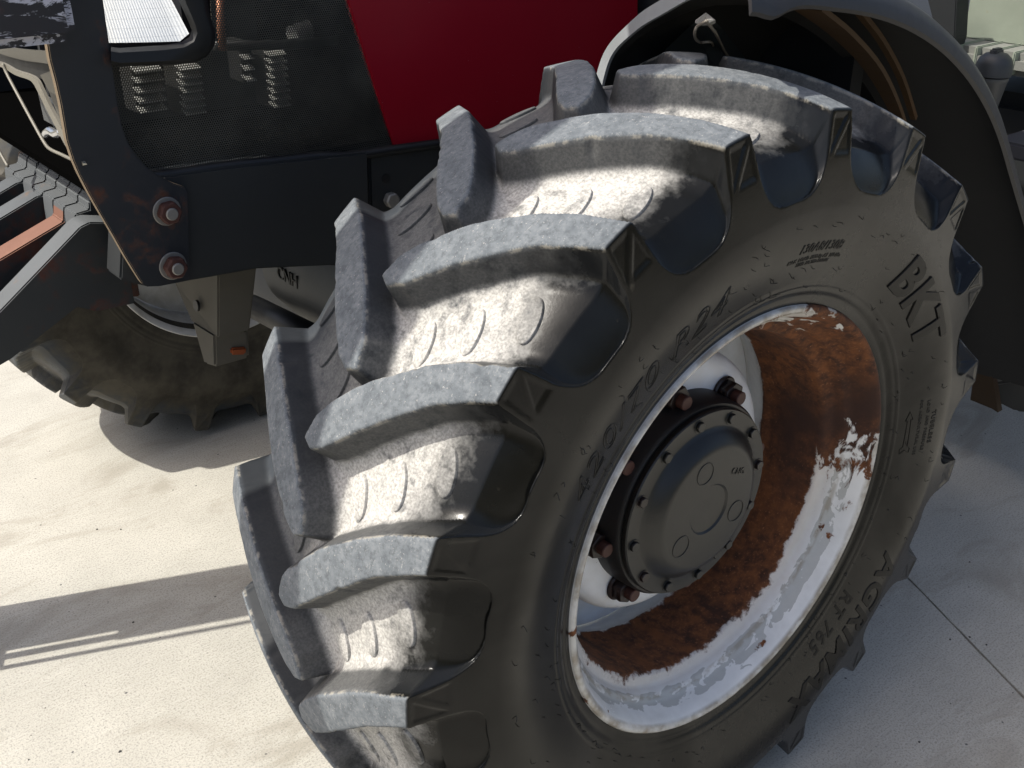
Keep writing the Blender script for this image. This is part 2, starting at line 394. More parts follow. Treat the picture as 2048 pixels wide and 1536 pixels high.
# ---- tyre: height field of lugs over a carcass, cut into carcass and single lugs
NL, CPP = 19, 96; NPHI = NL*CPP
def prof_arrays():
    at = np.linspace(0, .196, 90); P1 = [(a, .598-.033*(a/.2)**2) for a in at]
    P0 = [(a*.185/.196, .5535-.024*(a/.196)**2-.010*(a/.196)**6) for a in at]
    sh = np.linspace(0, 1, 37)[1:]
    def bez(p, q, r, t): return ((1-t)**2*p[0]+2*t*(1-t)*q[0]+t*t*r[0], (1-t)**2*p[1]+2*t*(1-t)*q[1]+t*t*r[1])
    e0 = P0[-1]
    for t in sh:
        P1.append(bez((.196, .5656), (.2045, .515), (.2125, .455), t))
        P0.append(bez(e0, (.2025, .492), (.2125, .455), t))
    for t in np.linspace(0, 1, 61)[1:]:
        p = ((1-t)**3*.2125+3*t*(1-t)**2*.2165+3*t*t*(1-t)*.197+t**3*.176, (1-t)**3*.455+3*t*(1-t)**2*.415+3*t*t*(1-t)*.375+t**3*.3155)
        r = p[1]; g = .0011*(math.exp(-((r-.340)/.0016)**2)+math.exp(-((r-.349)/.0016)**2)-1.3*math.exp(-((r-.332)/.003)**2))
        p = (p[0]+g, r); P1.append(p); P0.append(p)
    for q in [(.170, .308), (.155, .298), (.13, .292)]: P1.append(q); P0.append(q)
    return np.array(P1), np.array(P0)
P1, P0 = prof_arrays(); NH = len(P1)
vv = np.concatenate([[0], np.cumsum(np.hypot(*np.diff(P1, axis=0).T))]); VC = vv[89]
A1 = P1[:, 0]
def v_of_a(a): return np.sign(a)*np.interp(abs(a), A1[:90], vv[:90])
vU = np.interp(-.474, -P1[89:126, 1], vv[89:126])
up = [(-17.4, -.020), (-14.6, -.012), (-12.5, .005), (-8.4, .049), (-4.6, .103), (-2.1, .146), (0, .196)]
lo = [(-4.1, .196), (-5.3, .172), (-7.2, .138), (-10.1, .102), (-13.9, .056), (-17.2, .017), (-18.1, -.004)]
RS = .58
def poly_near():
    pts = [(math.radians(p)*RS, v_of_a(a)) for p, a in up]
    pts += [(math.radians(.7)*RS, VC+.05), (math.radians(2.2)*RS, VC+.13), (math.radians(-5.8)*RS, VC+.13), (math.radians(-4.7)*RS, VC+.05)]
    pts += [(math.radians(p)*RS, v_of_a(a)) for p, a in lo]
    return np.array(pts)
PN = poly_near(); PF = PN*np.array([1, -1])
def sdf(px, py, poly):
    d = np.full(px.shape, 1e9); ins = np.zeros(px.shape, bool); n = len(poly)
    for i in range(n):
        a, b = poly[i], poly[(i+1) % n]; e = b-a
        wx, wy = px-a[0], py-a[1]
        t = np.clip((wx*e[0]+wy*e[1])/(e@e), 0, 1); d = np.minimum(d, (wx-t*e[0])**2+(wy-t*e[1])**2)
        c = ((a[1] <= py) != (b[1] <= py)) & (px < (b[0]-a[0])*(py-a[1])/(b[1]-a[1]+1e-12)+a[0]); ins ^= c
    return np.where(ins, -1, 1)*np.sqrt(d)
def noise2(n, m, cells, cm, amp):
    g = RNG.standard_normal((cells, cm)); x = np.arange(n)/n*cells; y = np.arange(m)/m*(cm-1)
    i = x.astype(int) % cells; fx = x-x.astype(int); j = np.minimum(y.astype(int), cm-2); fy = y-j
    fx = fx*fx*(3-2*fx); fy = fy*fy*(3-2*fy); i2 = (i+1) % cells
    a = g[i][:, j]*(1-fy)+g[i][:, j+1]*fy; b = g[i2][:, j]*(1-fy)+g[i2][:, j+1]*fy
    return amp*(a*(1-fx)[:, None]+b*fx[:, None])
def smin(a, b, k):
    h = np.clip(.5+.5*(b-a)/k, 0, 1); return b*(1-h)+a*h-k*h*(1-h)
PH_N, PH_F = 42.7, 42.7+9.25
idx = np.concatenate([-np.arange(NH-1, 0, -1), np.arange(NH)])      # far bead .. centre .. near bead
sgn = np.where(idx < 0, -1., 1.); ia = np.abs(idx); NV = len(idx); vsig = sgn*vv[ia]
phi = np.arange(NPHI)*2*PI/NPHI
pitch = 2*PI/NL
def lugfield(polys, phase):
    """distance to the nearest lug of one side for one pitch, tiled"""
    ph = phi[:CPP][:, None]*np.ones((1, NV)); V = np.ones((CPP, 1))*vsig
    best = np.full(ph.shape, 1e9); who = np.zeros(ph.shape, int)
    for k in range(-2, 3):
        d = sdf((ph-math.radians(phase)-k*pitch)*RS, V, polys)
        m = d < best; best[m] = d[m]; who[m] = k
    return np.tile(best, (NL, 1)), np.concatenate([who+i for i in range(NL)])
dN, wN = lugfield(PN, PH_N); dF, wF = lugfield(PF, PH_F)
jit = noise2(NPHI, NV, 400, 70, .00028)+noise2(NPHI, NV, 120, 24, .0005)
dl = np.minimum(dN, dF)+jit
cand = np.argwhere((np.abs(dl) < .0015) & (np.abs(vsig) < VC)[None, :])
for ci, cj in cand[RNG.choice(len(cand), 150, replace=False)]:
    sz = RNG.uniform(.0025, .0075); dp = RNG.uniform(.001, .0038); wi = int(3*sz/.002)+2
    ii = (np.arange(ci-wi, ci+wi+1)) % NPHI; j0, j1 = max(cj-wi, 0), min(cj+wi+1, NV); jj = np.arange(j0, j1)
    ds = (np.arange(-wi, wi+1)*2*PI/NPHI*RS)[:, None]; dv_ = (vsig[jj]-vsig[cj])[None, :]
    dl[np.ix_(ii, jj)] += dp*np.exp(-(ds**2+dv_**2)/sz**2)
dU = vU-np.abs(vsig)[None, :]+noise2(NPHI, NV, 57, 9, .004)
d = smin(dl, dU*np.ones((NPHI, 1)), .045)
depth = np.hypot(*(P1-P0).T)[ia][None, :]
wid = .007+.62*depth
t = np.clip(d/wid, 0, 1)
h = np.where(d <= 0, 1, .62*np.clip(1-t/.36, 0, 1)+.38*(1-t)**2.2)
# recessed panels on the lug ends (buttresses)
sv = np.abs(vsig)[None, :]-VC
def panel(dd, who, phase, side):
    inside = (vsig*side > 0)[None, :]*np.ones((NPHI, 1)) > 0
    p = np.minimum(np.minimum(-dd-.0055, sv-.006), .052-sv)
    rel = ((phi[:, None]-math.radians(phase)-who*pitch)+PI) % (2*PI)-PI
    bar = np.abs((rel*RS+.020)*.80+(sv-.029)*.60)-.0032
    p = np.minimum(p, bar); return np.where(inside, np.clip(p/.0022, 0, 1), 0)
rec = np.maximum(panel(dN, wN, PH_N, 1), panel(dF, wF, PH_F, -1))
# worn, slightly rounded lug shoulders
ed = np.clip(1+d/.004, 0, 1)
B0, B1 = P0[ia], P1[ia]
R = B0[None, :, 1]+(B1-B0)[None, :, 1]*h; AA = B0[None, :, 0]+(B1-B0)[None, :, 0]*h
tread = (np.abs(vsig) <= VC+1e-6)[None, :]
R = R-np.where(tread & (d < .001), .0010*ed**2, 0)
AA = AA-rec*.0012
AA = AA*sgn
R = R+0
# rubber spreads on the ground: flatten the contact patch
cph, sph = np.cos(phi)[:, None], np.sin(phi)[:, None]
X3 = np.stack([-R*cph, -AA, np.maximum(R*sph, -HC+.0015)], -1)
du = np.roll(X3, -1, 0)-np.roll(X3, 1, 0); dv = np.gradient(X3, axis=1)
NRM = np.cross(du, dv); NRM /= np.linalg.norm(NRM, axis=-1, keepdims=True)+1e-12
rad = np.stack([-cph*np.ones((1, NV)), np.zeros((NPHI, NV)), sph*np.ones((1, NV))], -1)
if (NRM*rad)[:, NV//2].sum() < 0: NRM = -NRM; FLIP = True
else: FLIP = False
ACR = np.abs(vsig)/VC*np.ones((NPHI, 1)); HH = h
fi, fj = np.meshgrid(np.arange(NPHI), np.arange(NV-1), indexing='ij')
quad = np.stack([fi*NV+fj, ((fi+1) % NPHI)*NV+fj, ((fi+1) % NPHI)*NV+fj+1, fi*NV+fj+1], -1).reshape(-1, 4)
if FLIP: quad = quad[:, ::-1]
# which lug does a face belong to
dmn = np.minimum(dN, dF); own = np.where(dN <= dF, wN % NL, NL+wF % NL)
isl = (dmn < .55*wid) & (np.abs(vsig)[None, :] < VC+.05)
cell_own = np.where(isl, own, -1)[:, :-1].reshape(-1)
VX = X3.reshape(-1, 3); VN = NRM.reshape(-1, 3); VA = ACR.reshape(-1); VS = (vsig/VC*np.ones((NPHI, 1))).reshape(-1); VH = HH.reshape(-1)
def submesh(name, mask):
    q = quad[mask]; u, inv = np.unique(q, return_inverse=True); q = inv.reshape(-1, 4)
    me = bpy.data.meshes.new(name); nv, nf = len(u), len(q)
    me.vertices.add(nv); me.vertices.foreach_set('co', VX[u].astype(np.float32).ravel())
    me.loops.add(nf*4); me.loops.foreach_set('vertex_index', q.astype(np.int32).ravel())
    me.polygons.add(nf); me.polygons.foreach_set('loop_start', np.arange(0, nf*4, 4, dtype=np.int32))
    me.polygons.foreach_set('use_smooth', np.ones(nf, bool))
    me.update()
    for nm, arr in (('lug_height', VH), ('across', VA), ('near', VS)):
        at = me.attributes.new(nm, 'FLOAT', 'POINT'); at.data.foreach_set('value', arr[u].astype(np.float32))
    me.normals_split_custom_set_from_vertices(VN[u].astype(np.float32))
    return me
tyre_me = submesh('tyre', cell_own < 0); lug_me = [submesh('tread_lug', cell_own == k) for k in range(2*NL)]
tyre = link('tyre', tyre_me, M_TYRE, tractor, NEAR)
for me in lug_me: link('tread_lug', me, M_TYRE, tyre)
far_tyre = link('tyre', tyre_me.copy(), None, tractor, (.055, HT, HC)); far_tyre.scale = (1, -1, 1)
far_tyre.data.materials.clear(); far_tyre.data.materials.append(M_TYRE_FAR); far_tyre.rotation_euler = (0, math.radians(7), 0)
for me in lug_me:
    o = link('tread_lug', me, None, far_tyre)
    o.material_slots[0].link = 'OBJECT'; o.material_slots[0].material = M_TYRE_FAR

# raised ovals moulded in the valley floors
def oval_mesh(ph0, a0, side):
    L, W, n = .027, .0105, 24; bm = bmesh.new(); rings = []
    for sc, hh in ((1.0, -.002), (.99, .0024), (.94, .0034), (.5, .0036)):
        ring = []
        for k in range(n):
            t = k*2*PI/n; s = L*sc*math.cos(t)+.16*W*math.sin(t); a = a0+W*sc*math.sin(t)-.22*L*sc*math.cos(t)
            p = math.radians(ph0)+s/.55; aa = abs(a)
            u = min(aa/.185, 1.); r = .5535-.024*u**2-.010*u**6+hh
            ring.append(bm.verts.new((-r*math.cos(p), -side*a, r*math.sin(p))))
        rings.append(ring)
    for A, B in zip(rings, rings[1:]):
        for k in range(n): bm.faces.new((A[k], A[(k+1) % n], B[(k+1) % n], B[k]))
    bm.faces.new(rings[-1]); bmesh.ops.recalc_face_normals(bm, faces=bm.faces)
    me = bpy.data.meshes.new('tread_oval'); bm.to_mesh(me); bm.free()
    me.polygons.foreach_set('use_smooth', [True]*len(me.polygons)); me.set_sharp_from_angle(angle=math.radians(40))
    for nm, val in (('lug_height', 0.), ('across', abs(a0)/.196), ('near', side*a0/.196)):
        at = me.attributes.new(nm, 'FLOAT', 'POINT'); at.data.foreach_set('value', [val]*len(me.vertices))
    me.materials.append(M_TYRE); return me
ov = [(oval_mesh(PH_N-2.6, .050, 1), 0), (oval_mesh(PH_N+1.2, .098, 1), 0), (oval_mesh(PH_N+5.4, .148, 1), 0),
      (oval_mesh(PH_F-2.6, .050, -1), 0), (oval_mesh(PH_F+1.2, .098, -1), 0), (oval_mesh(PH_F+5.4, .148, -1), 0)]
for k in range(NL):
    for me, _ in ov:
        o = link('tread_oval', me, None, tyre); o.rotation_euler = (0, k*pitch, 0)

# sidewall outline for lettering
SW_R = P1[90:][::-1, 1]; SW_A = P1[90:][::-1, 0]
def wall_a(r): return float(np.interp(r, SW_R[3:], SW_A[3:]))
def wall_text(body, r0, size, phc, mat, outline=False, shear=.2, raise_=.0012, space=1.05, sx=1., bold=.012, name='raised_lettering'):
    cu = bpy.data.curves.new(name, 'FONT'); cu.body = body; cu.size = size; cu.shear = shear; cu.space_character = space
    cu.align_x = 'CENTER'; cu.align_y = 'CENTER'; cu.resolution_u = 3; cu.offset = 0 if outline else size*bold
    if outline: cu.fill_mode = 'NONE'; cu.bevel_depth = .0008; cu.bevel_resolution = 0
    else: cu.extrude = .001
    ob = bpy.data.objects.new(name, cu); COL.objects.link(ob)
    dg = bpy.context.evaluated_depsgraph_get(); me = bpy.data.meshes.new_from_object(ob.evaluated_get(dg))
    bpy.data.objects.remove(ob); bm = bmesh.new(); bm.from_mesh(me); bmesh.ops.remove_doubles(bm, verts=bm.verts, dist=1e-6)
    if not outline:
        xs = [v.co.x for v in bm.verts]; ys = [v.co.y for v in bm.verts]
        for ax, lo_, hi_ in ((0, min(xs), max(xs)), (1, min(ys), max(ys))):
            c = lo_+.006
            while c < hi_:
                co = Vector((c, 0, 0)) if ax == 0 else Vector((0, c, 0)); no = Vector((1, 0, 0)) if ax == 0 else Vector((0, 1, 0))
                bmesh.ops.bisect_plane(bm, geom=bm.verts[:]+bm.edges[:]+bm.faces[:], plane_co=co, plane_no=no); c += .007
    for v in bm.verts:
        x, y, z = v.co; r = r0+y; p = math.radians(phc)+x*sx/r0
        a = wall_a(r)+(z+.0002 if outline else (raise_ if z > 0 else -.002))
        v.co = (-r*math.cos(p), -a, r*math.sin(p))
    bmesh.ops.recalc_face_normals(bm, faces=bm.faces)
    bm.to_mesh(me); bm.free(); me.materials.clear()
    return link(name, me, mat, tyre)
M_LETTER = Mat('raised_letter_rubber').set((.0045, .0045, .0042), .42, 0, .2).m
M_HAIR = simple('mould_hair', (.006, .006, .006), .6)
wall_text('420/70 R24', .389, .052, 51.5, M_HAIR, True, .25, sx=1.08, space=1.12)
wall_text('BKT', .405, .078, 140, M_LETTER, False, .12, .0022, 1.12, 1.2, .03)
wall_text('AGRIMAX', .424, .062, 229, M_LETTER, False, .22, .0015, 1.1, 1.05, .025)
wall_text('RT 765', .372, .034, 229, M_LETTER, False, .22, .001, 1.15, 1.)
wall_text('130A8/130B', .405, .017, 97.5, M_LETTER, False, .25, .0008)
wall_text('MAX. LOAD 1900 kg AT 160 kPa', .391, .0075, 97, M_LETTER, False, .15, .0006)
wall_text('STEEL BELTED RADIAL', .384, .0065, 97, M_LETTER, False, .15, .0006)
wall_text('TUBELESS', .418, .012, 177, M_LETTER, False, 0, .0008, 1.2)
wall_text('LOAD AND PRESSURE', .405, .008, 176, M_LETTER, False, 0, .0007, 1.2)
wall_text('FOR AGRICULTURAL USE', .391, .0075, 176, M_LETTER, False, 0, .0007, 1.2)
wall_text('BKT', .41, .075, -52, M_LETTER, True, .12, sx=1.1)
# rotation arrow
def arrow():
    bm = bmesh.new(); pts = [(-.030, -.004), (.018, -.003), (.018, -.0065), (.034, 0), (.018, .0065), (.018, .003), (-.030, .004), (-.034, .009), (-.042, .008), (-.036, 0), (-.042, -.008), (-.034, -.009)]
    path = []
    for (x, y), (x2, y2) in zip(pts, pts[1:]+pts[:1]):
        for k in range(5): path.append((x+(x2-x)*k/5, y+(y2-y)*k/5))
    P = []
    for x, y in path:
        r = .372+y; p = math.radians(176)-x/.372; P.append((-r*math.cos(p), -wall_a(r)-.0003, r*math.sin(p)))
    tube_bm(P+P[:1], .0006, 5, bm, False); return from_bm('rotation_arrow', bm, M_LETTER, tyre)
arrow()
bm = bmesh.new()
for i in range(230):      # moulding hairs
    r = random.choice([.345, .347, .361, .372, .435, .43]) + random.uniform(-.004, .004) if i < 170 else random.uniform(.35, .45)
    p = random.uniform(0, 2*PI); L = random.uniform(.004, .011); a = wall_a(r); dr, dp, da = random.uniform(-.5, .5), random.uniform(-.8, .8), random.uniform(.25, .7)
    c0 = Vector((-r*math.cos(p), -a+.0005, r*math.sin(p))); r1 = r+dr*L; p1 = p+dp*L/r
    c1 = Vector((-r1*math.cos(p1), -max(a, wall_a(r1))-da*L*.6-.0008, r1*math.sin(p1)))
    tube_bm([c0, (c0+c1)/2+Vector((0, -.0008, 0)), c1], .00045, 4, bm)
tag(from_bm('mould_hairs', bm, M_HAIR, tyre), kind='stuff')

# ---- wheel: rim, disc, nuts, hub
RIMP = [(.1735, .331), (.1795, .3305), (.1825, .327), (.1825, .322), (.179, .3165), (.172, .311), (.163, .3055), (.152, .3005), (.146, .2965), (.142, .2905), (.138, .287), (.130, .2845), (.1245, .279), (.121, .270), (.117, .2645), (.110, .2625),
        (.03, .2610), (.018, .2605), (.013, .2575), (.008, .2575), (.004, .262), (-.01, .2665), (-.03, .280), (-.05, .292), (-.10, .300), (-.15, .304), (-.168, .311), (-.176, .322), (-.172, .331), (-.160, .326), (-.15, .312), (-.05, .300), (-.02, .284), (.0, .272), (.11, .270), (.13, .292), (.152, .308), (.166, .318)]
RIMP = [(a, r if r < .2625 else .2625+(r-.2625)*.83) for a, r in RIMP]
rim = lathe('wheel_rim', RIMP, M_RIM, tractor, NEAR, 200, True, 50)
far_rim = lathe('wheel_rim', RIMP, M_RIM_FAR, tractor, (.055, HT, HC), 120, True, 50); far_rim.scale = (1, -1, 1)
DISCP = [(.046, .10), (.046, .178), (.044, .190), (.039, .199), (.031, .205), (.022, .207), (-.03, .2075), (-.04, .213), (-.045, .225), (-.046, .283), (-.054, .283), (-.053, .222), (-.047, .205), (-.036, .2005), (.02, .199), (.032, .192), (.037, .178), (.037, .10)]
disc = lathe('wheel_disc', DISCP, M_DISC, rim, (0, 0, 0), 160, True, 40)
fd = lathe('wheel_disc', [(.046, .05), (.046, .178), (.03, .205), (-.03, .207), (-.046, .225), (-.046, .283), (-.056, .283), (-.055, .215), (-.04, .197), (.02, .195), (.036, .178), (.036, .05)], M_RIM_FAR, far_rim, (0, 0, 0), 96, True, 40)
def wl(phd, a, r): p = math.radians(phd); return Vector((-r*math.cos(p), -a, r*math.sin(p)))
def hex_bm(c, ax, rad, hgt, rot=0., bev=.0012, n=6):
    ax = Vector(ax).normalized(); u = ax.orthogonal().normalized(); v = ax.cross(u); c = Vector(c)
    pts = [c+(u*math.cos(rot+k*2*PI/n)+v*math.sin(rot+k*2*PI/n))*rad for k in range(n)]
    return prism_bm(pts, ax*hgt, bev, 1)
NUTS = [-7+45*k for k in range(8)]
for ph in NUTS:
    c = wl(ph, .046, .160); bm = hex_bm(c, (0, -1, 0), .0235, .007, 0, .002, 24)
    t2 = hex_bm(c+Vector((0, -.006, 0)), (0, -1, 0), .0205, .017, random.uniform(0, 1), .0015); me = bpy.data.meshes.new('t'); t2.to_mesh(me); t2.free(); bm.from_mesh(me); bpy.data.meshes.remove(me)
    o = from_bm('wheel_nut', bm, M_NUT, rim, None, False, 40)
    s = from_bm('stud', hex_bm(c+Vector((0, -.022, 0)), (0, -1, 0), .0105, .014, 0, .0012, 18), M_NUTEND, rim, None, False, 40)
HUBS = [(.03, .155), (.085, .1515), (.0905, .1480), (.0905, .06), (.03, .06)]
hub = lathe('hub', HUBS, M_HUBSIDE, tractor, NEAR, 128, True, 30)
COVP = [(.0905, .05), (.0905, .1425), (.0925, .1445), (.0985, .1440), (.1005, .1425), (.1005, .121), (.1015, .118), (.106, .1135), (.113, .106), (.1185, .0985), (.1205, .094), (.1210, .09), (.1210, .0395), (.1195, .038), (.1185, .0365), (.1185, .0015), (.1184, .0)]
cover = lathe('hub_cover', COVP, M_HUB, hub, (0, 0, 0), 128, False, 28)
for k, ph in enumerate([24+30*k for k in range(12)]+[-114.5]):
    c = wl(ph, .100, .1305 if k < 12 else .121)
    ang = random.uniform(0, 1)
    bm = hex_bm(c, (0, -1, 0), .0100, .0013, 0, .0004, 18); t2 = hex_bm(c, (0, -1, 0), .0080, .0060, ang, .0008); me = bpy.data.meshes.new('t'); t2.to_mesh(me); t2.free(); bm.from_mesh(me); bpy.data.meshes.remove(me)
    from_bm('hub_bolt', bm, M_HUB if k % 5 else M_NUT, hub, None, False, 35)
for ph in (76, 325, 205):
    bm = bmesh.new(); c = wl(ph, .1212, .067); ring = [c+Vector((math.cos(t)*.0165, 0, math.sin(t)*.0165)) for t in np.linspace(0, 2*PI, 33)]
    tube_bm(ring, .0009, 6, bm, False); from_bm('cover_ring', bm, M_HUB, hub, None, True)
cu = bpy.data.curves.new('cast_mark', 'FONT'); cu.body = 'CNG'; cu.size = .014; cu.extrude = .0008; cu.align_x = 'CENTER'
ob = bpy.data.objects.new('t', cu); COL.objects.link(ob); me = bpy.data.meshes.new_from_object(ob.evaluated_get(bpy.context.evaluated_depsgraph_get())); bpy.data.objects.remove(ob)
o = link('cast_mark', me, M_HUB, hub, wl(146, .1213, .066)); o.rotation_euler = (PI/2, math.radians(20), 0)

# ---- axle beam and castings seen between the wheels
bm = bmesh.new()
tube_bm([(0, y, .58) for y in (-.78, -.6, -.42, -.3, -.1, .1, .3, .42, .6, .78)], [.12, .115, .095, .085, .13, .13, .085, .095, .115, .12], 24, bm)
from_bm('front_axle', bm, M_CAST, tractor, None, True)
cp = atx(590, 590, -.17)
bm = bmesh.new()
tube_bm([Vector(cp)+Vector((.09, dy, dz)) for dy, dz in ((-.30, .04), (-.12, .035), (.0, .03), (.10, .02), (.125, .01))], [.105, .112, .112, .10, .06], 40, bm)
cast = from_bm('axle_casting', bm, M_CAST, tractor, None, False, 40)
bm = bmesh.new(); tube_bm([atx(505, 612, -.2), atx(560, 640, -.22), atx(680, 700, -.22)], .022, 16, bm)
from_bm('steering_rod', bm, M_SEAL, tractor, None, True)
cu = bpy.data.curves.new('cast_mark', 'FONT'); cu.body = 'CNH'; cu.size = .034; cu.extrude = .003; cu.align_x = 'CENTER'
ob = bpy.data.objects.new('t', cu); COL.objects.link(ob); me = bpy.data.meshes.new_from_object(ob.evaluated_get(bpy.context.evaluated_depsgraph_get())); bpy.data.objects.remove(ob)
o = link('cast_mark', me, M_BRDARK, cast, Vector(cp)+Vector((-.020, -.02, .035))); o.rotation_euler = (PI/2, 0, -PI/2)

# hanging bracket under the frame
yb = -.27
near = [aty(px, py, yb) for px, py in ((436, 545), (514, 530), (499, 662), (436, 677))]
bm = bmesh.new(); A = [bm.verts.new(p) for p in near]
xf = near[0][0]; B = [bm.verts.new(p) for p in (atx(346, 560, xf), Vector(atx(346, 560, xf))+Vector((.09, 0, 0)), Vector(atx(383, 645, near[3][0]))+Vector((.08, 0, 0)), atx(383, 645, near[3][0]))]
bm.faces.new(A); bm.faces.new(B[::-1])
for i in range(4): bm.faces.new((A[i], B[i], B[(i+1) % 4], A[(i+1) % 4]))
bmesh.ops.bevel(bm, geom=bm.edges[:], offset=.003, segments=2, affect='EDGES')
brk = from_bm('hanging_bracket', bm, M_DUSTY, tractor)
hc = atx(391, 612, (near[0][0]+near[3][0])/2-.008)
from_bm('bracket_hole', hex_bm(Vector(hc)+Vector((.004, 0, 0)), (-1, 0, .12), .0095, .004, 0, 0, 20), M_SEAL, brk)
near2 = [aty(px, py, yb+.01) for px, py in ((428, 668), (497, 658), (498, 716), (430, 735))]
bm = bmesh.new(); A = [bm.verts.new(p) for p in near2]; x2 = near2[0][0]
B = [bm.verts.new(p) for p in (atx(383, 640, x2), Vector(atx(383, 640, x2))+Vector((.08, 0, 0)), Vector(atx(408, 728, near2[3][0]))+Vector((.08, 0, 0)), atx(408, 728, near2[3][0]))]
bm.faces.new(A); bm.faces.new(B[::-1])
for i in range(4): bm.faces.new((A[i], B[i], B[(i+1) % 4], A[(i+1) % 4]))
bmesh.ops.bevel(bm, geom=bm.edges[:], offset=.004, segments=2, affect='EDGES')
from_bm('bracket_foot', bm, M_DUSTY, brk)
from_bm('rubber_stop', prism_bm([aty(px, py, yb+.005) for px, py in ((462, 697), (494, 695), (493, 710), (464, 711))], (0, .03, 0), .003), M_ORANGE, brk)

# ---- chassis side
yf = -.385
frame = from_bm('chassis_rail', side_plate([(250, 352), (330, 352), (450, 336), (570, 322), (660, 313), (736, 304), (742, 545), (666, 531), (513, 538), (420, 555), (349, 567), (300, 575), (240, 560)], yf, .05, .003), M_FRAME, tractor)
rear = from_bm('chassis_plate', side_plate([(738, 303), (880, 287), (1250, 240), (1560, 210), (1560, 470), (1250, 500), (745, 545)], yf+.012, .05, .003), M_FRAME, tractor)
hp = aty(772, 357, yf+.0115); from_bm('plate_hole', hex_bm(hp, (0, -1, 0), .0075, .0012, 0, 0, 20), M_SEAL, rear)
hp = aty(778, 398, yf+.011); from_bm('plate_bolt', hex_bm(hp, (0, -1, 0), .013, .014, .3, .002), M_STEEL, rear)
from_bm('engine_block', box_bm((-.12, -.22, .70), (2.3, .22, .98), .02), M_DARK, tractor)

# ---- hood
yh = -.37; xn = -.585
red = from_bm('hood_panel', side_plate([(686, -30), (790, 297), (880, 284), (1060, 262), (1276, 232), (1276, -60), (690, -60)], yh, .012, .0015), M_RED, tractor)
gr = side_plate([(215, 352), (330, 347), (450, 333), (570, 318), (680, 308), (787, 297), (683, -30), (676, -60), (418, -60), (424, 60), (420, 95), (395, 118), (330, 122), (228, 124), (190, 150)], yh+.004, .0012, 0)
grille = from_bm('grille_panel', gr, M_MESH, tractor)
bm = bmesh.new(); tube_bm(smooth_path([aty(px, py, yh-.004) for px, py in ((250, 356), (330, 350), (450, 333), (560, 322), (640, 313), (700, 312), (790, 299), (880, 287), (1060, 265), (1276, 238))], 4), .0075, 10, bm)
from_bm('hood_seal', bm, M_SEAL, tractor, None, True)
# hood shell beyond the frame: upper sides, top, far side (the nose stays open behind its grille)
P = lambda px, py: aty(px, py, yh)
zt = 1.60; xr = P(1276, 0)[0]
p0, p1 = P(686, -60), P(1276, -60)
hs = [(-.40, yh, p0[2]+.0), (p0[0], yh, p0[2]+.001), (p1[0], yh, p1[2]+.001), (p1[0], yh, zt-.06), (-.36, yh, zt-.16)]
from_bm('hood_side', prism_bm(hs, (0, .01, 0), 0), M_RED, tractor)
from_bm('hood_top', prism_bm([(-.36, yh+.02, 1.42), (xr, yh+.02, zt), (xr, -yh-.02, zt), (-.36, -yh-.02, 1.42)], (0, 0, .01), 0), M_RED, tractor)
from_bm('hood_side', box_bm((-.5, .36, .98), (xr, .37, zt-.05), 0), M_DARK, tractor)
# engine bay behind the mesh
from_bm('engine_bay_wall', box_bm((-.5, -.02, .98), (xr, -.01, zt-.02), 0), M_DARK, tractor)
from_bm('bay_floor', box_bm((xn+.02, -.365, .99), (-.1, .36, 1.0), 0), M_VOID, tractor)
from_bm('cab_wall', prism_bm([(xr+.03, -.80, .95), (xr+.03, .8, .95), (xr+.03, .8, 1.9), (xr+.03, -.80, 1.9)], (.03, 0, 0), 0), M_DARK, tractor)
M_FINS = simple('radiator_metal', (.42, .43, .40), .45, .5)
M_BAYPART = simple('engine_bay_metal', (.02, .02, .018), .7)
for i, (x0, y0, x1, y1, n, dep) in enumerate([(530, 100, 572, 212, 8, -.20), (352, 128, 402, 226, 7, -.25), (478, 82, 502, 165, 4, -.17), (262, 130, 326, 222, 5, -.24)]):
    a, b = aty(x0, y0, dep), aty(x1, y1, dep)
    core = from_bm('cooler_core', box_bm((a[0], dep, b[2]), (b[0], dep+.05, a[2]), .002), M_BAYPART, tractor)
    for k in range(n):
        z = a[2]+(b[2]-a[2])*(k+.5)/n
        from_bm('cooler_fin', prism_bm([(a[0]-.002, dep-.016, z-.003), (b[0]+.002, dep-.016, z-.003), (b[0]+.002, dep+.002, z+.003), (a[0]-.002, dep+.002, z+.003)], (0, 0, .002), 0), M_FINS, core)
bm = bmesh.new(); a = aty(585, 72, -.2); tube_bm([a, Vector(a)+Vector((.07, .01, .01))], .016, 18, bm); from_bm('hose_stub', bm, M_FINS, tractor, None, False, 40)
bm = bmesh.new(); tube_bm([aty(440, -20, -.32), aty(442, 60, -.32), aty(446, 100, -.32)], .006, 10, bm); from_bm('copper_pipe', bm, simple('copper', (.35, .16, .09), .4, .6), tractor, None, True)
bm = bmesh.new(); tube_bm([aty(430, 92, -.3), aty(560, 90, -.28), aty(680, 80, -.28)], .007, 10, bm); from_bm('wiring_hose', bm, M_SEAL, tractor, None, True)

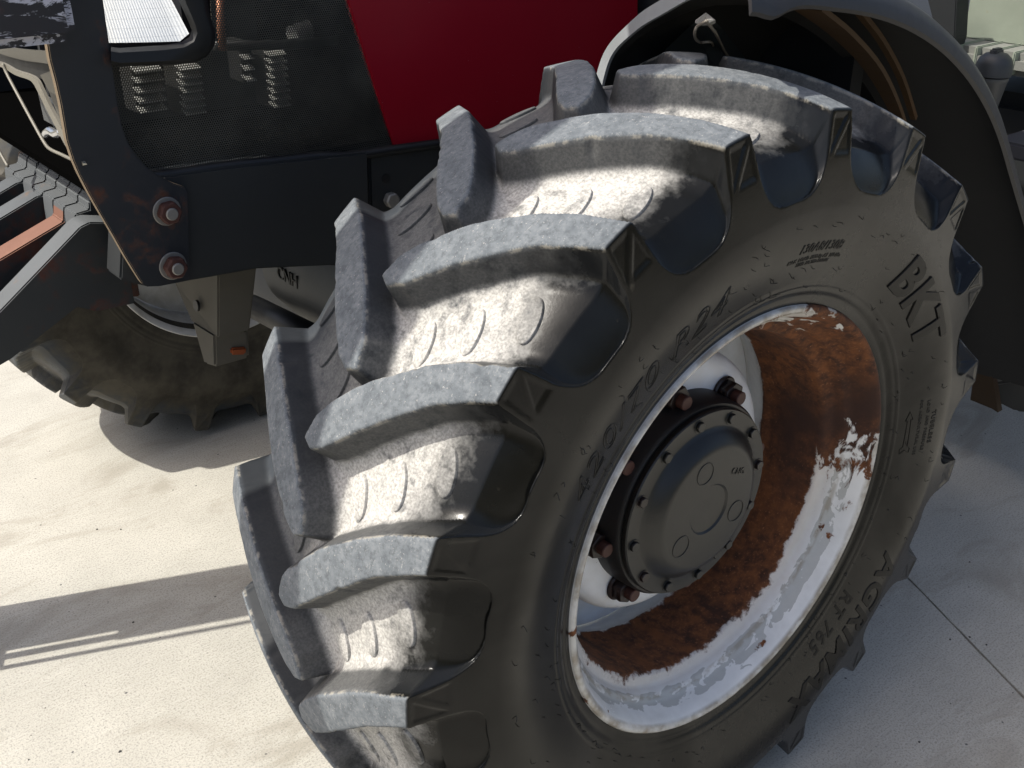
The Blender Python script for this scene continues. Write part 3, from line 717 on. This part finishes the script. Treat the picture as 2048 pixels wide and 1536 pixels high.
# headlamp
yl = yh-.046
outer = [(196, -60), (205, 0), (215, 60), (222, 128), (240, 133), (330, 130), (390, 126), (415, 112), (430, 88), (430, 62), (418, 25), (408, -60)]
inner = [(205, -60), (208, 0), (214, 40), (222, 94), (240, 96), (330, 90), (363, 84), (379, 74), (383, 60), (378, 46), (357, 0), (335, -60)]
bm = bmesh.new(); n = len(outer)
lay = [(outer, yh+.002), (outer, yl+.004), ([((o[0]*.8+i[0]*.2), (o[1]*.8+i[1]*.2)) for o, i in zip(outer, inner)], yl-.004), ([((o[0]*.25+i[0]*.75), (o[1]*.25+i[1]*.75)) for o, i in zip(outer, inner)], yl-.002), (inner, yl+.012)]
rings = [[bm.verts.new(aty(px, py, y)) for px, py in pl] for pl, y in lay]
for A, B in zip(rings, rings[1:]):
    for k in range(3, n-1): bm.faces.new((A[k], A[(k+1) % n], B[(k+1) % n], B[k]))
lamp = from_bm('headlamp', bm, M_SEAL, tractor, None, False, 50)
bm = bmesh.new(); cols = []
for k in range(161):       # ribbed lens
    f = k/160; px_b = 216+(378-216)*f; px_t = 203+(338-203)*f
    ybot = 95-13*f if f < .9 else 95-13*.9-(f-.9)*160; ytop = -60
    dy = .00028*math.cos(k*2*PI/5)
    cols.append([bm.verts.new(Vector(aty(px_b+(px_t-px_b)*s, ybot+(ytop-ybot)*s, yl+.0035))+Vector((0, -dy-.003*math.sin(PI*f)+.042*(1-f)+.045*s, 0))) for s in np.linspace(0, 1, 6)])
for A, B in zip(cols, cols[1:]):
    for k in range(5): bm.faces.new((A[k], B[k], B[k+1], A[k+1]))
from_bm('lens', bm, M_LENS, lamp, None, True)
from_bm('reflector', box_bm(aty(220, 80, yl+.096), aty(350, -60, yl+.098), 0), M_FINS, lamp)

# ---- front guard: plate bolted to the frame, arm with scraped paint; added unseen bars ahead of the nose cast shade
yg = -.40
guard = from_bm('front_guard', side_plate([(92, 70), (100, 120), (112, 165), (122, 210), (134, 282), (146, 320), (158, 348), (176, 383), (195, 417), (222, 463), (251, 514), (270, 545), (284, 567), (293, 574), (320, 573), (350, 567), (376, 562), (381, 558), (378, 470), (376, 382), (371, 375), (345, 366), (318, 352), (296, 336), (274, 313), (256, 285), (245, 255), (237, 215), (229, 160), (221, 100), (212, 40), (204, -20), (196, -90), (60, -90), (80, 0)], yg, .013, .0015), M_PLATE, tractor)
M_EDGE = painted_steel('worn_sunlit_edge', (.16, .12, .075), (.24, .12, .045), .5, .7)  # worn steel, colour lightened for the sun striking the plate edge
guard.data.materials.append(M_EDGE)
for p in guard.data.polygons:
    if abs(p.normal.y) < .3: p.material_index = 1
for px, py in ((333, 422), (345, 531)):
    c = aty(px, py, yg); bm = hex_bm(c, (0, -1, 0), .0195, .003, 0, .0008, 28)
    o = from_bm('washer', bm, M_STEEL, guard)
    from_bm('guard_nut', hex_bm(Vector(c)+Vector((0, -.003, 0)), (0, -1, 0), .0165, .0135, .35 if px < 340 else .1, .0022), M_RUSTBOLT, guard)
    from_bm('bolt_end', hex_bm(Vector(c)+Vector((0, -.016, 0)), (0, -1, 0), .0085, .004, 0, .0012, 20), M_STEEL, guard)
b0, b1 = aty(161, 84, yg-.045), aty(0, 91, yg-.045)
bx = [(b0[0], yg-.001, b0[2]), (b0[0], yg-.001, b0[2]+.10), (b0[0]-.34, yg-.001, b0[2]+.10), (b0[0]-.34, yg-.001, b0[2]+.0)]
from_bm('guard_arm', prism_bm(bx, (0, -.046, 0), .012, 4), M_BEAM, guard, None, False, 40)
wing = [(-1.235, -.70, 1.30), (-1.19, -.645, 1.41), (-1.10, -.605, 1.72), (-.97, -.61, 1.89), (-.82, -.62, 2.02), (-.67, -.615, 2.07), (-.50, -.61, 2.07), (-.28, -.61, 2.02)]  # bar added out of view to cast the shade across the tread
bm = bmesh.new(); rows = []
wing = smooth_path(wing, 6)
for p in wing:
    rows.append([bm.verts.new(p), bm.verts.new(p+Vector((.0, .175, .0))), bm.verts.new(p+Vector((-.02, .175, .012))), bm.verts.new(p+Vector((-.02, 0, .012)))])
for A, B in zip(rows, rows[1:]):
    for k in range(4): bm.faces.new((A[k], A[(k+1) % 4], B[(k+1) % 4], B[k]))
bm.faces.new(rows[0]); bm.faces.new(rows[-1][::-1])
from_bm('tyre_shade_bar', bm, M_PLATE, guard)
up_c = Vector((-.95, .255, 0)); lat = Vector((SUN.y, -SUN.x, 0)).normalized()     # added unseen plate and rods, set to cast the shade band on the concrete
def upright(name, off, wd, z0, z1, mat=M_PLATE):
    c = up_c+lat*off; u = lat*(wd/2); fw = Vector((lat.y, -lat.x, 0))*.012
    return from_bm(name, prism_bm([c-u+Vector((0, 0, z0)), c+u+Vector((0, 0, z0)), c+u+fw+Vector((0, 0, z0)), c-u+fw+Vector((0, 0, z0))], (0, 0, z1-z0), .001), mat, guard)
s = 1 if lat.y > 0 else -1
upright('ground_shade_plate', s*.03, .15, .22, 1.35); upright('ground_shade_rod', -s*.062, .018, .22, 1.35); upright('ground_shade_rod', -s*.094, .012, .22, 1.1)
upright('ground_shade_rod', -s*.02, .11, .62, 1.35); upright('ground_shade_rod', -s*.05, .10, .20, .32)

for a_, b_ in (((b0[0]-.33, yg-.03, b0[2]+.05), (-1.185, -.52, 1.43)), ((-.955, .25, .90), (-.78, .03, .86))):
    bm = bmesh.new(); tube_bm([a_, b_], .011, 10, bm); from_bm('shade_bar_strut', bm, M_PLATE, guard, None, True)  # ties the added shade bars to the guard arm and weights
# nose: curved trim strips round the open front grille, dark inside
xn = -.585
def strip(name, pix, wpx, x, mat, thick=.004):
    L = smooth_path([atx(px, py, x) for px, py in pix], 5); R_ = smooth_path([atx(px+wx, py+wy, x) for (px, py), (wx, wy) in zip(pix, wpx)], 5)
    bm = bmesh.new(); rows = [[bm.verts.new(a), bm.verts.new(b), bm.verts.new(b+Vector((thick, 0, 0))), bm.verts.new(a+Vector((thick, 0, 0)))] for a, b in zip(L, R_)]
    for A, B in zip(rows, rows[1:]):
        for k in range(4): bm.faces.new((A[k], A[(k+1) % 4], B[(k+1) % 4], B[k]))
    bm.faces.new(rows[0]); bm.faces.new(rows[-1][::-1]); return from_bm(name, bm, mat, tractor, None, False, 40)
M_NOSE = simple('nose_trim', (.07, .067, .055), .45)
M_NOSEL = simple('nose_trim_light', (.17, .16, .13), .5)
strip('nose_panel', [(-40, 80), (0, 91), (40, 98), (75, 101), (125, 104)], [(0, 6), (0, 16), (4, 22), (10, 25), (10, 30)], xn+.012, M_NOSE)
strip('nose_grille', [(-40, 92), (0, 107), (40, 118), (75, 124), (128, 134)], [(6, 20), (4, 22), (12, 30), (20, 40), (26, 80)], xn+.02, M_SEAL)
strip('nose_trim', [(-30, 118), (4, 126), (30, 140), (55, 148), (72, 158), (84, 180), (98, 210), (118, 248), (140, 290), (168, 330)], [(0, 9), (0, 9), (0, 10), (1, 11), (-6, 9), (-8, 5), (-8, 4), (-8, 4), (-8, 4), (-8, 4)], xn-.004, M_NOSEL)
strip('nose_mesh_edge', [(80, 150), (96, 180), (110, 215), (124, 250), (150, 300)], [(26, -10), (24, -4), (20, 0), (16, 0), (12, 0)], xn+.016, M_NOSE)
bm = bmesh.new(); tube_bm(smooth_path([atx(px, py, xn-.006) for px, py in ((6, 128), (14, 148), (40, 197), (66, 245), (88, 284), (100, 298), (125, 310), (150, 322))], 5), .0022, 8, bm)
from_bm('nose_cable', bm, M_NOSEL, tractor, None, True)
bm = bmesh.new(); tube_bm(smooth_path([atx(px, py, xn-.01) for px, py in ((-30, 250), (0, 305), (16, 333))], 5), .0022, 8, bm)
from_bm('nose_cable', bm, M_NOSEL, tractor, None, True)
from_bm('nose_dark_sheet', box_bm((-.14, -.36, .98), (-.13, .36, 1.45), 0), M_VOID, tractor)
from_bm('lamp_bracket', prism_bm([atx(px, py, xn+.03) for px, py in ((76, 186), (96, 196), (124, 240), (128, 262), (88, 240))], (.004, 0, 0), 0), M_CAST, tractor)
bm = bmesh.new(); tube_bm(smooth_path([atx(px, py, xn+.02) for px, py in ((92, 268), (100, 262), (112, 268), (124, 264))], 4), .006, 12, bm); from_bm('chrome_latch', bm, simple('chrome', (.6, .6, .6), .2, .9), tractor, None, True)

# front weights hung side by side
xh = -.535; yw0, tw, gp = -.30, .0435, .0022
fins = {0: [(-.576, .938), (-.676, .865), (-.80, .775)], 2: [(-.570, .921), (-.665, .886), (-.80, .838)], 4: [(-.573, .938), (-.632, .915), (-.80, .852)], 6: [(-.573, .938), (-.64, .912), (-.80, .845)]}
low = [(-.570, .90), (-.595, .82), (-.78, .765)]
for i in range(8):
    y = yw0+i*(tw+gp)
    if i == 0: prof = [(xh+.015, .81), (xh+.015, .932), (-.562, .942)]
    elif i < 6: prof = [(xh+.04, .80), (xh+.04, .982), (xh, .982), (xh-.0015, .961), (xh-.009, .956), (xh-.010, .945), (xh-.030, .943), (xh-.032, .937)]
    else: prof = [(xh+.04, .80), (xh+.04, .963), (xh-.005, .963), (xh-.010, .945), (xh-.030, .943), (xh-.032, .937)]
    prof += fins.get(i, low)+[(-.83, .735), (-.70, .776), (-.60, .826), (-.575, .812)]
    o = from_bm('front_weight', prism_bm([(x, y, z) for x, z in prof], (0, tw, 0), .0018, 2), M_WEIGHT_SHADE, tractor, None, False, 35)
    o.data.materials.append(M_WEIGHT_LIT); o.data.materials.append(M_WEIGHT_R if i == 2 else M_WEIGHT_LIT)
    for p in o.data.polygons:      # dust plus sunlight coloured into upper and front faces, shade into the sides
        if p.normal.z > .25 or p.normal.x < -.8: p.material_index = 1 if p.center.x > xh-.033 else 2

# ---- fender over the near wheel
CS = [(-.608, .47), (-.610, .52), (-.614, .545), (-.624, .570), (-.647, .593), (-.694, .622), (-.729, .640), (-.78, .660), (-.83, .680), (-.88, .697), (-.92, .707), (-.95, .708), (-.967, .699), (-.977, .686), (-.980, .672)]
def front_ang(y): return math.radians(100+(87-100)*((-.61-y)/(.37)))
def sstep(t): t = min(1, max(0, t)); return t*t*(3-2*t)
def grow(y, r, deg):
    """how far the fender stands off its front section further back along the arch"""
    g = .10*(max(0, deg-100)/59)**1.35
    g += .22*(max(0, deg-148)/40)**2
    if r < .53: return -.05*sstep((deg-104)/14) if y > -.612 else 0
    return g+.085*sstep((deg-101)/9)*sstep((y+.80)/.11)
NF = 90; bm = bmesh.new(); G = []; G2 = []
for y, r in CS:
    f0 = front_ang(y); f1 = math.radians(190); g, g2 = [], []
    for k in range(NF+1):
        p = f0+(f1-f0)*k/NF
        bumpy = (.010*math.exp(-((math.degrees(p)-90.5)/2.2)**2) if y < -.96 else 0)-grow(y, r, math.degrees(p))
        g.append(bm.verts.new((-(r-bumpy)*math.cos(p), y, HC+(r-bumpy)*math.sin(p)))); rr = r-bumpy-.0045
        g2.append(bm.verts.new((-rr*math.cos(p), y+(.004 if y < -.94 else -.003 if y > -.66 else 0), HC+rr*math.sin(p))))
    G.append(g); G2.append(g2)
for i in range(len(CS)-1):
    for k in range(NF):
        bm.faces.new((G[i][k], G[i+1][k], G[i+1][k+1], G[i][k+1]))
        f = bm.faces.new((G2[i][k], G2[i][k+1], G2[i+1][k+1], G2[i+1][k])); f.material_index = 1
    bm.faces.new((G[i][0], G2[i][0], G2[i+1][0], G[i+1][0])); bm.faces.new((G[i][NF], G[i+1][NF], G2[i+1][NF], G2[i][NF]))
for k in range(NF):
    bm.faces.new((G[0][k], G[0][k+1], G2[0][k+1], G2[0][k])); bm.faces.new((G[-1][k], G2[-1][k], G2[-1][k+1], G[-1][k+1]))
me = bpy.data.meshes.new('fender'); bmesh.ops.recalc_face_normals(bm, faces=bm.faces); bm.to_mesh(me); bm.free()
me.materials.append(M_FENDER); me.materials.append(M_FENDIN)
fender = link('fender', me, None, tractor, None, True); me.set_sharp_from_angle(angle=math.radians(45))
bm = bmesh.new(); rows = []
cs2 = smooth_path([(y, r, 0) for y, r in CS[1:12]], 4)
for q in cs2:
    y, r = q.x, q.y; p = front_ang(y)-.004; nrm = Vector((0, 0, 0))
    def pt(rr, dp, dy=0): return bm.verts.new((-rr*math.cos(p+dp), y+dy, HC+rr*math.sin(p+dp)))
    k = min(1, max(0, (-.60-y)/.11)); ofs = (1-k)*.016; dr = .002+k*.016
    rows.append([pt(r+.001, 0, .001), pt(r-dr, 0, -ofs), pt(r-dr, .010, -ofs), pt(r+.001, .010, .001)])
for A, B in zip(rows, rows[1:]):
    for k in range(4): bm.faces.new((A[k], A[(k+1) % 4], B[(k+1) % 4], B[k]))
bm.faces.new(rows[0]); bm.faces.new(rows[-1][::-1])
from_bm('fender_lip', bm, M_LIP, fender, None, False, 40)
def under(px, py, inset):
    """point on the inner skin of the fender seen at a place in the photo, pulled clear of it by inset"""
    best = None
    for y in np.linspace(-.975, -.615, 400):
        q = aty(px, py, y); r = math.hypot(q[0], q[2]-HC); a_ = math.degrees(math.atan2(q[2]-HC, -q[0]))
        rc = np.interp(-y, [-c[0] for c in CS], [c[1] for c in CS]); rc += grow(y, max(rc, .54), a_)
        if a_ > math.degrees(front_ang(y))+1.5 and r > rc-.005-inset: best = q; break
    return Vector(best if best is not None else aty(px, py, -.64-inset))
def patch(name, pix, inset, mat, thick=.004):
    P_ = [under(px, py, inset) for px, py in pix]; d_ = (Vector(CAM)-P_[0]).normalized()*thick
    return from_bm(name, prism_bm(P_, d_, 0), mat, fender)
patch('fender_bracket', [(1330, 100), (1380, 52), (1415, 28), (1445, 58), (1508, 140), (1440, 150), (1340, 140)], .004, simple('bracket_bluegrey', (.030, .038, .043), .5))
def brace(pix, y0, y1, wd):
    a = smooth_path([aty(px, py, y0+(y1-y0)*k/(len(pix)-1)) for k, (px, py) in enumerate(pix)], 4); bm = bmesh.new(); rows = []
    for k, p in enumerate(a):
        w_ = wd[0]+(wd[1]-wd[0])*k/(len(a)-1)
        rows.append([bm.verts.new(p+Vector(o)) for o in ((0, -w_/2, 0), (0, w_/2, 0), (.003, w_/2, .006), (.003, -w_/2, .006))])
    for A, B in zip(rows, rows[1:]):
        for k in range(4): bm.faces.new((A[k], A[(k+1) % 4], B[(k+1) % 4], B[k]))
    bm.faces.new(rows[0]); bm.faces.new(rows[-1][::-1]); return from_bm('fender_brace', bm, M_BROWN, fender)
brace([(1610, 18), (1680, 70), (1745, 140), (1790, 225), (1815, 300)], -.90, -.86, (.05, .012)); brace([(1712, 24), (1760, 85), (1800, 160), (1826, 240)], -.91, -.88, (.012, .010))
patch('fender_tag', [(1412, 25), (1431, 40), (1431, 46), (1422, 51), (1405, 51), (1390, 46), (1391, 40)], .046, simple('tag_zinc', (.42, .42, .40), .5, .3), .003)
clip_p = [under(px, py, .050) for px, py in ((1413, 42), (1404, 47), (1395, 52), (1390, 62), (1390, 74), (1395, 82), (1403, 85), (1420, 84), (1426, 90), (1429, 102), (1440, 107), (1449, 112), (1452, 128))]
bm = bmesh.new(); tube_bm(smooth_path(clip_p, 4), .0019, 8, bm); tube_bm([under(px, py, .052) for px, py in ((1413, 42), (1430, 64), (1448, 100), (1466, 129))], .0020, 8, bm)
clip = from_bm('spring_clip', bm, painted_steel('clip_wire', (.2, .18, .15), (.2, .08, .03), .5, .5), None, None, True)
tag(clip, 'rusty bent wire spring clip hanging from a tag under the front fender', 'clip')

rear_tyre = link('tyre', tyre_me, None, tractor, (2.42, -1.02, .82)); rear_tyre.scale = (1.43, 1.25, 1.43)
for me in lug_me: link('tread_lug', me, None, rear_tyre)
rr_ = lathe('wheel_rim', RIMP, M_RIM_FAR, tractor, (2.42, -1.02, .82), 96, True, 50); rr_.scale = (1.43, 1.25, 1.43)
# ---- step and tank behind the fender
xs = 1.15
tank = from_bm('side_tank', box_bm((xs+.10, -.86, .33), (2.1, -.36, .93), .03), M_DARK, tractor)
step = from_bm('cab_step', prism_bm([(xs+.0, -.90, 1.03), (xs+.0, -.52, 1.03), (xs+.0, -.52, .985), (xs, -.90, .985)], (.5, 0, 0), .014, 4), painted_steel('step_edge_paint', (.16, .165, .15), (.2, .12, .05), .3, .7), tractor, None, False, 40)
for k in range(9):
    y = -.55-k*.04
    from_bm('step_rib', box_bm((xs-.004, y-.003, .988), (xs+.3, y+.003, 1.034), .002), M_CABSTEP, step)
from_bm('cab_riser', prism_bm([(xs+.10, -.95, 1.03), (xs+.10, -.545, 1.03), (xs+.06, -.545, 1.5), (xs+.06, -.95, 1.5)], (.02, 0, 0), .002), M_CABSTEP, tractor)
from_bm('cab_pillar', prism_bm([atx(px, py, xs-.03) for px, py in ((1845, -40), (1915, -40), (1909, 76), (1903, 96), (1870, 60))], (.05, 0, 0), .002), M_DARK, tractor)
c = Vector(atx(1985, 150, xs-.12))
bm = bmesh.new(); tube_bm([c+Vector((0, 0, z)) for z in (-.0, .022, .032, .040, .044)], [.034, .033, .029, .020, .006], 28, bm)
cap = from_bm('filler_cap', bm, M_CAP, tractor, None, False, 50)
from_bm('cap_grip', prism_bm([c+Vector((-.02, -.006, .03)), c+Vector((.02, -.006, .03)), c+Vector((.014, -.006, .05)), c+Vector((-.014, -.006, .05))], (0, .014, 0), .003), M_CAP, cap)
bm = bmesh.new(); tube_bm([c+Vector((0, 0, z)) for z in (-.003, -.008, -.012, -.10)], [.030, .031, .029, .014], 24, bm); from_bm('filler_neck', bm, simple('neck_grey', (.07, .072, .07), .5), tractor, None, False, 50)
q = Vector(atx(2030, 300, xs-.1)); from_bm('step_shelf', box_bm((xs-.1, q.y-.2, q.z-.02), (xs+.3, q.y+.05, q.z+.012), .005), simple('shelf_blue_grey', (.05, .052, .06), .5), tractor)
q = Vector(atx(2010, 800, 1.12)); bm = bmesh.new()
lowstep = from_bm('foot_step', prism_bm([atx(px, py, 1.12) for px, py in ((1960, 770), (2100, 748), (2100, 830), (2030, 824), (1994, 806))], (.25, 0, 0), .006), M_BRDARK, tractor)
from_bm('step_side', prism_bm([atx(px, py, 1.08) for px, py in ((1950, 728), (1980, 730), (1996, 826), (1984, 818), (1940, 800))], (.02, 0, 0), .001), painted_steel('step_side_brown', (.028, .015, .005), (.045, .022, .008), .5, .75), tractor)
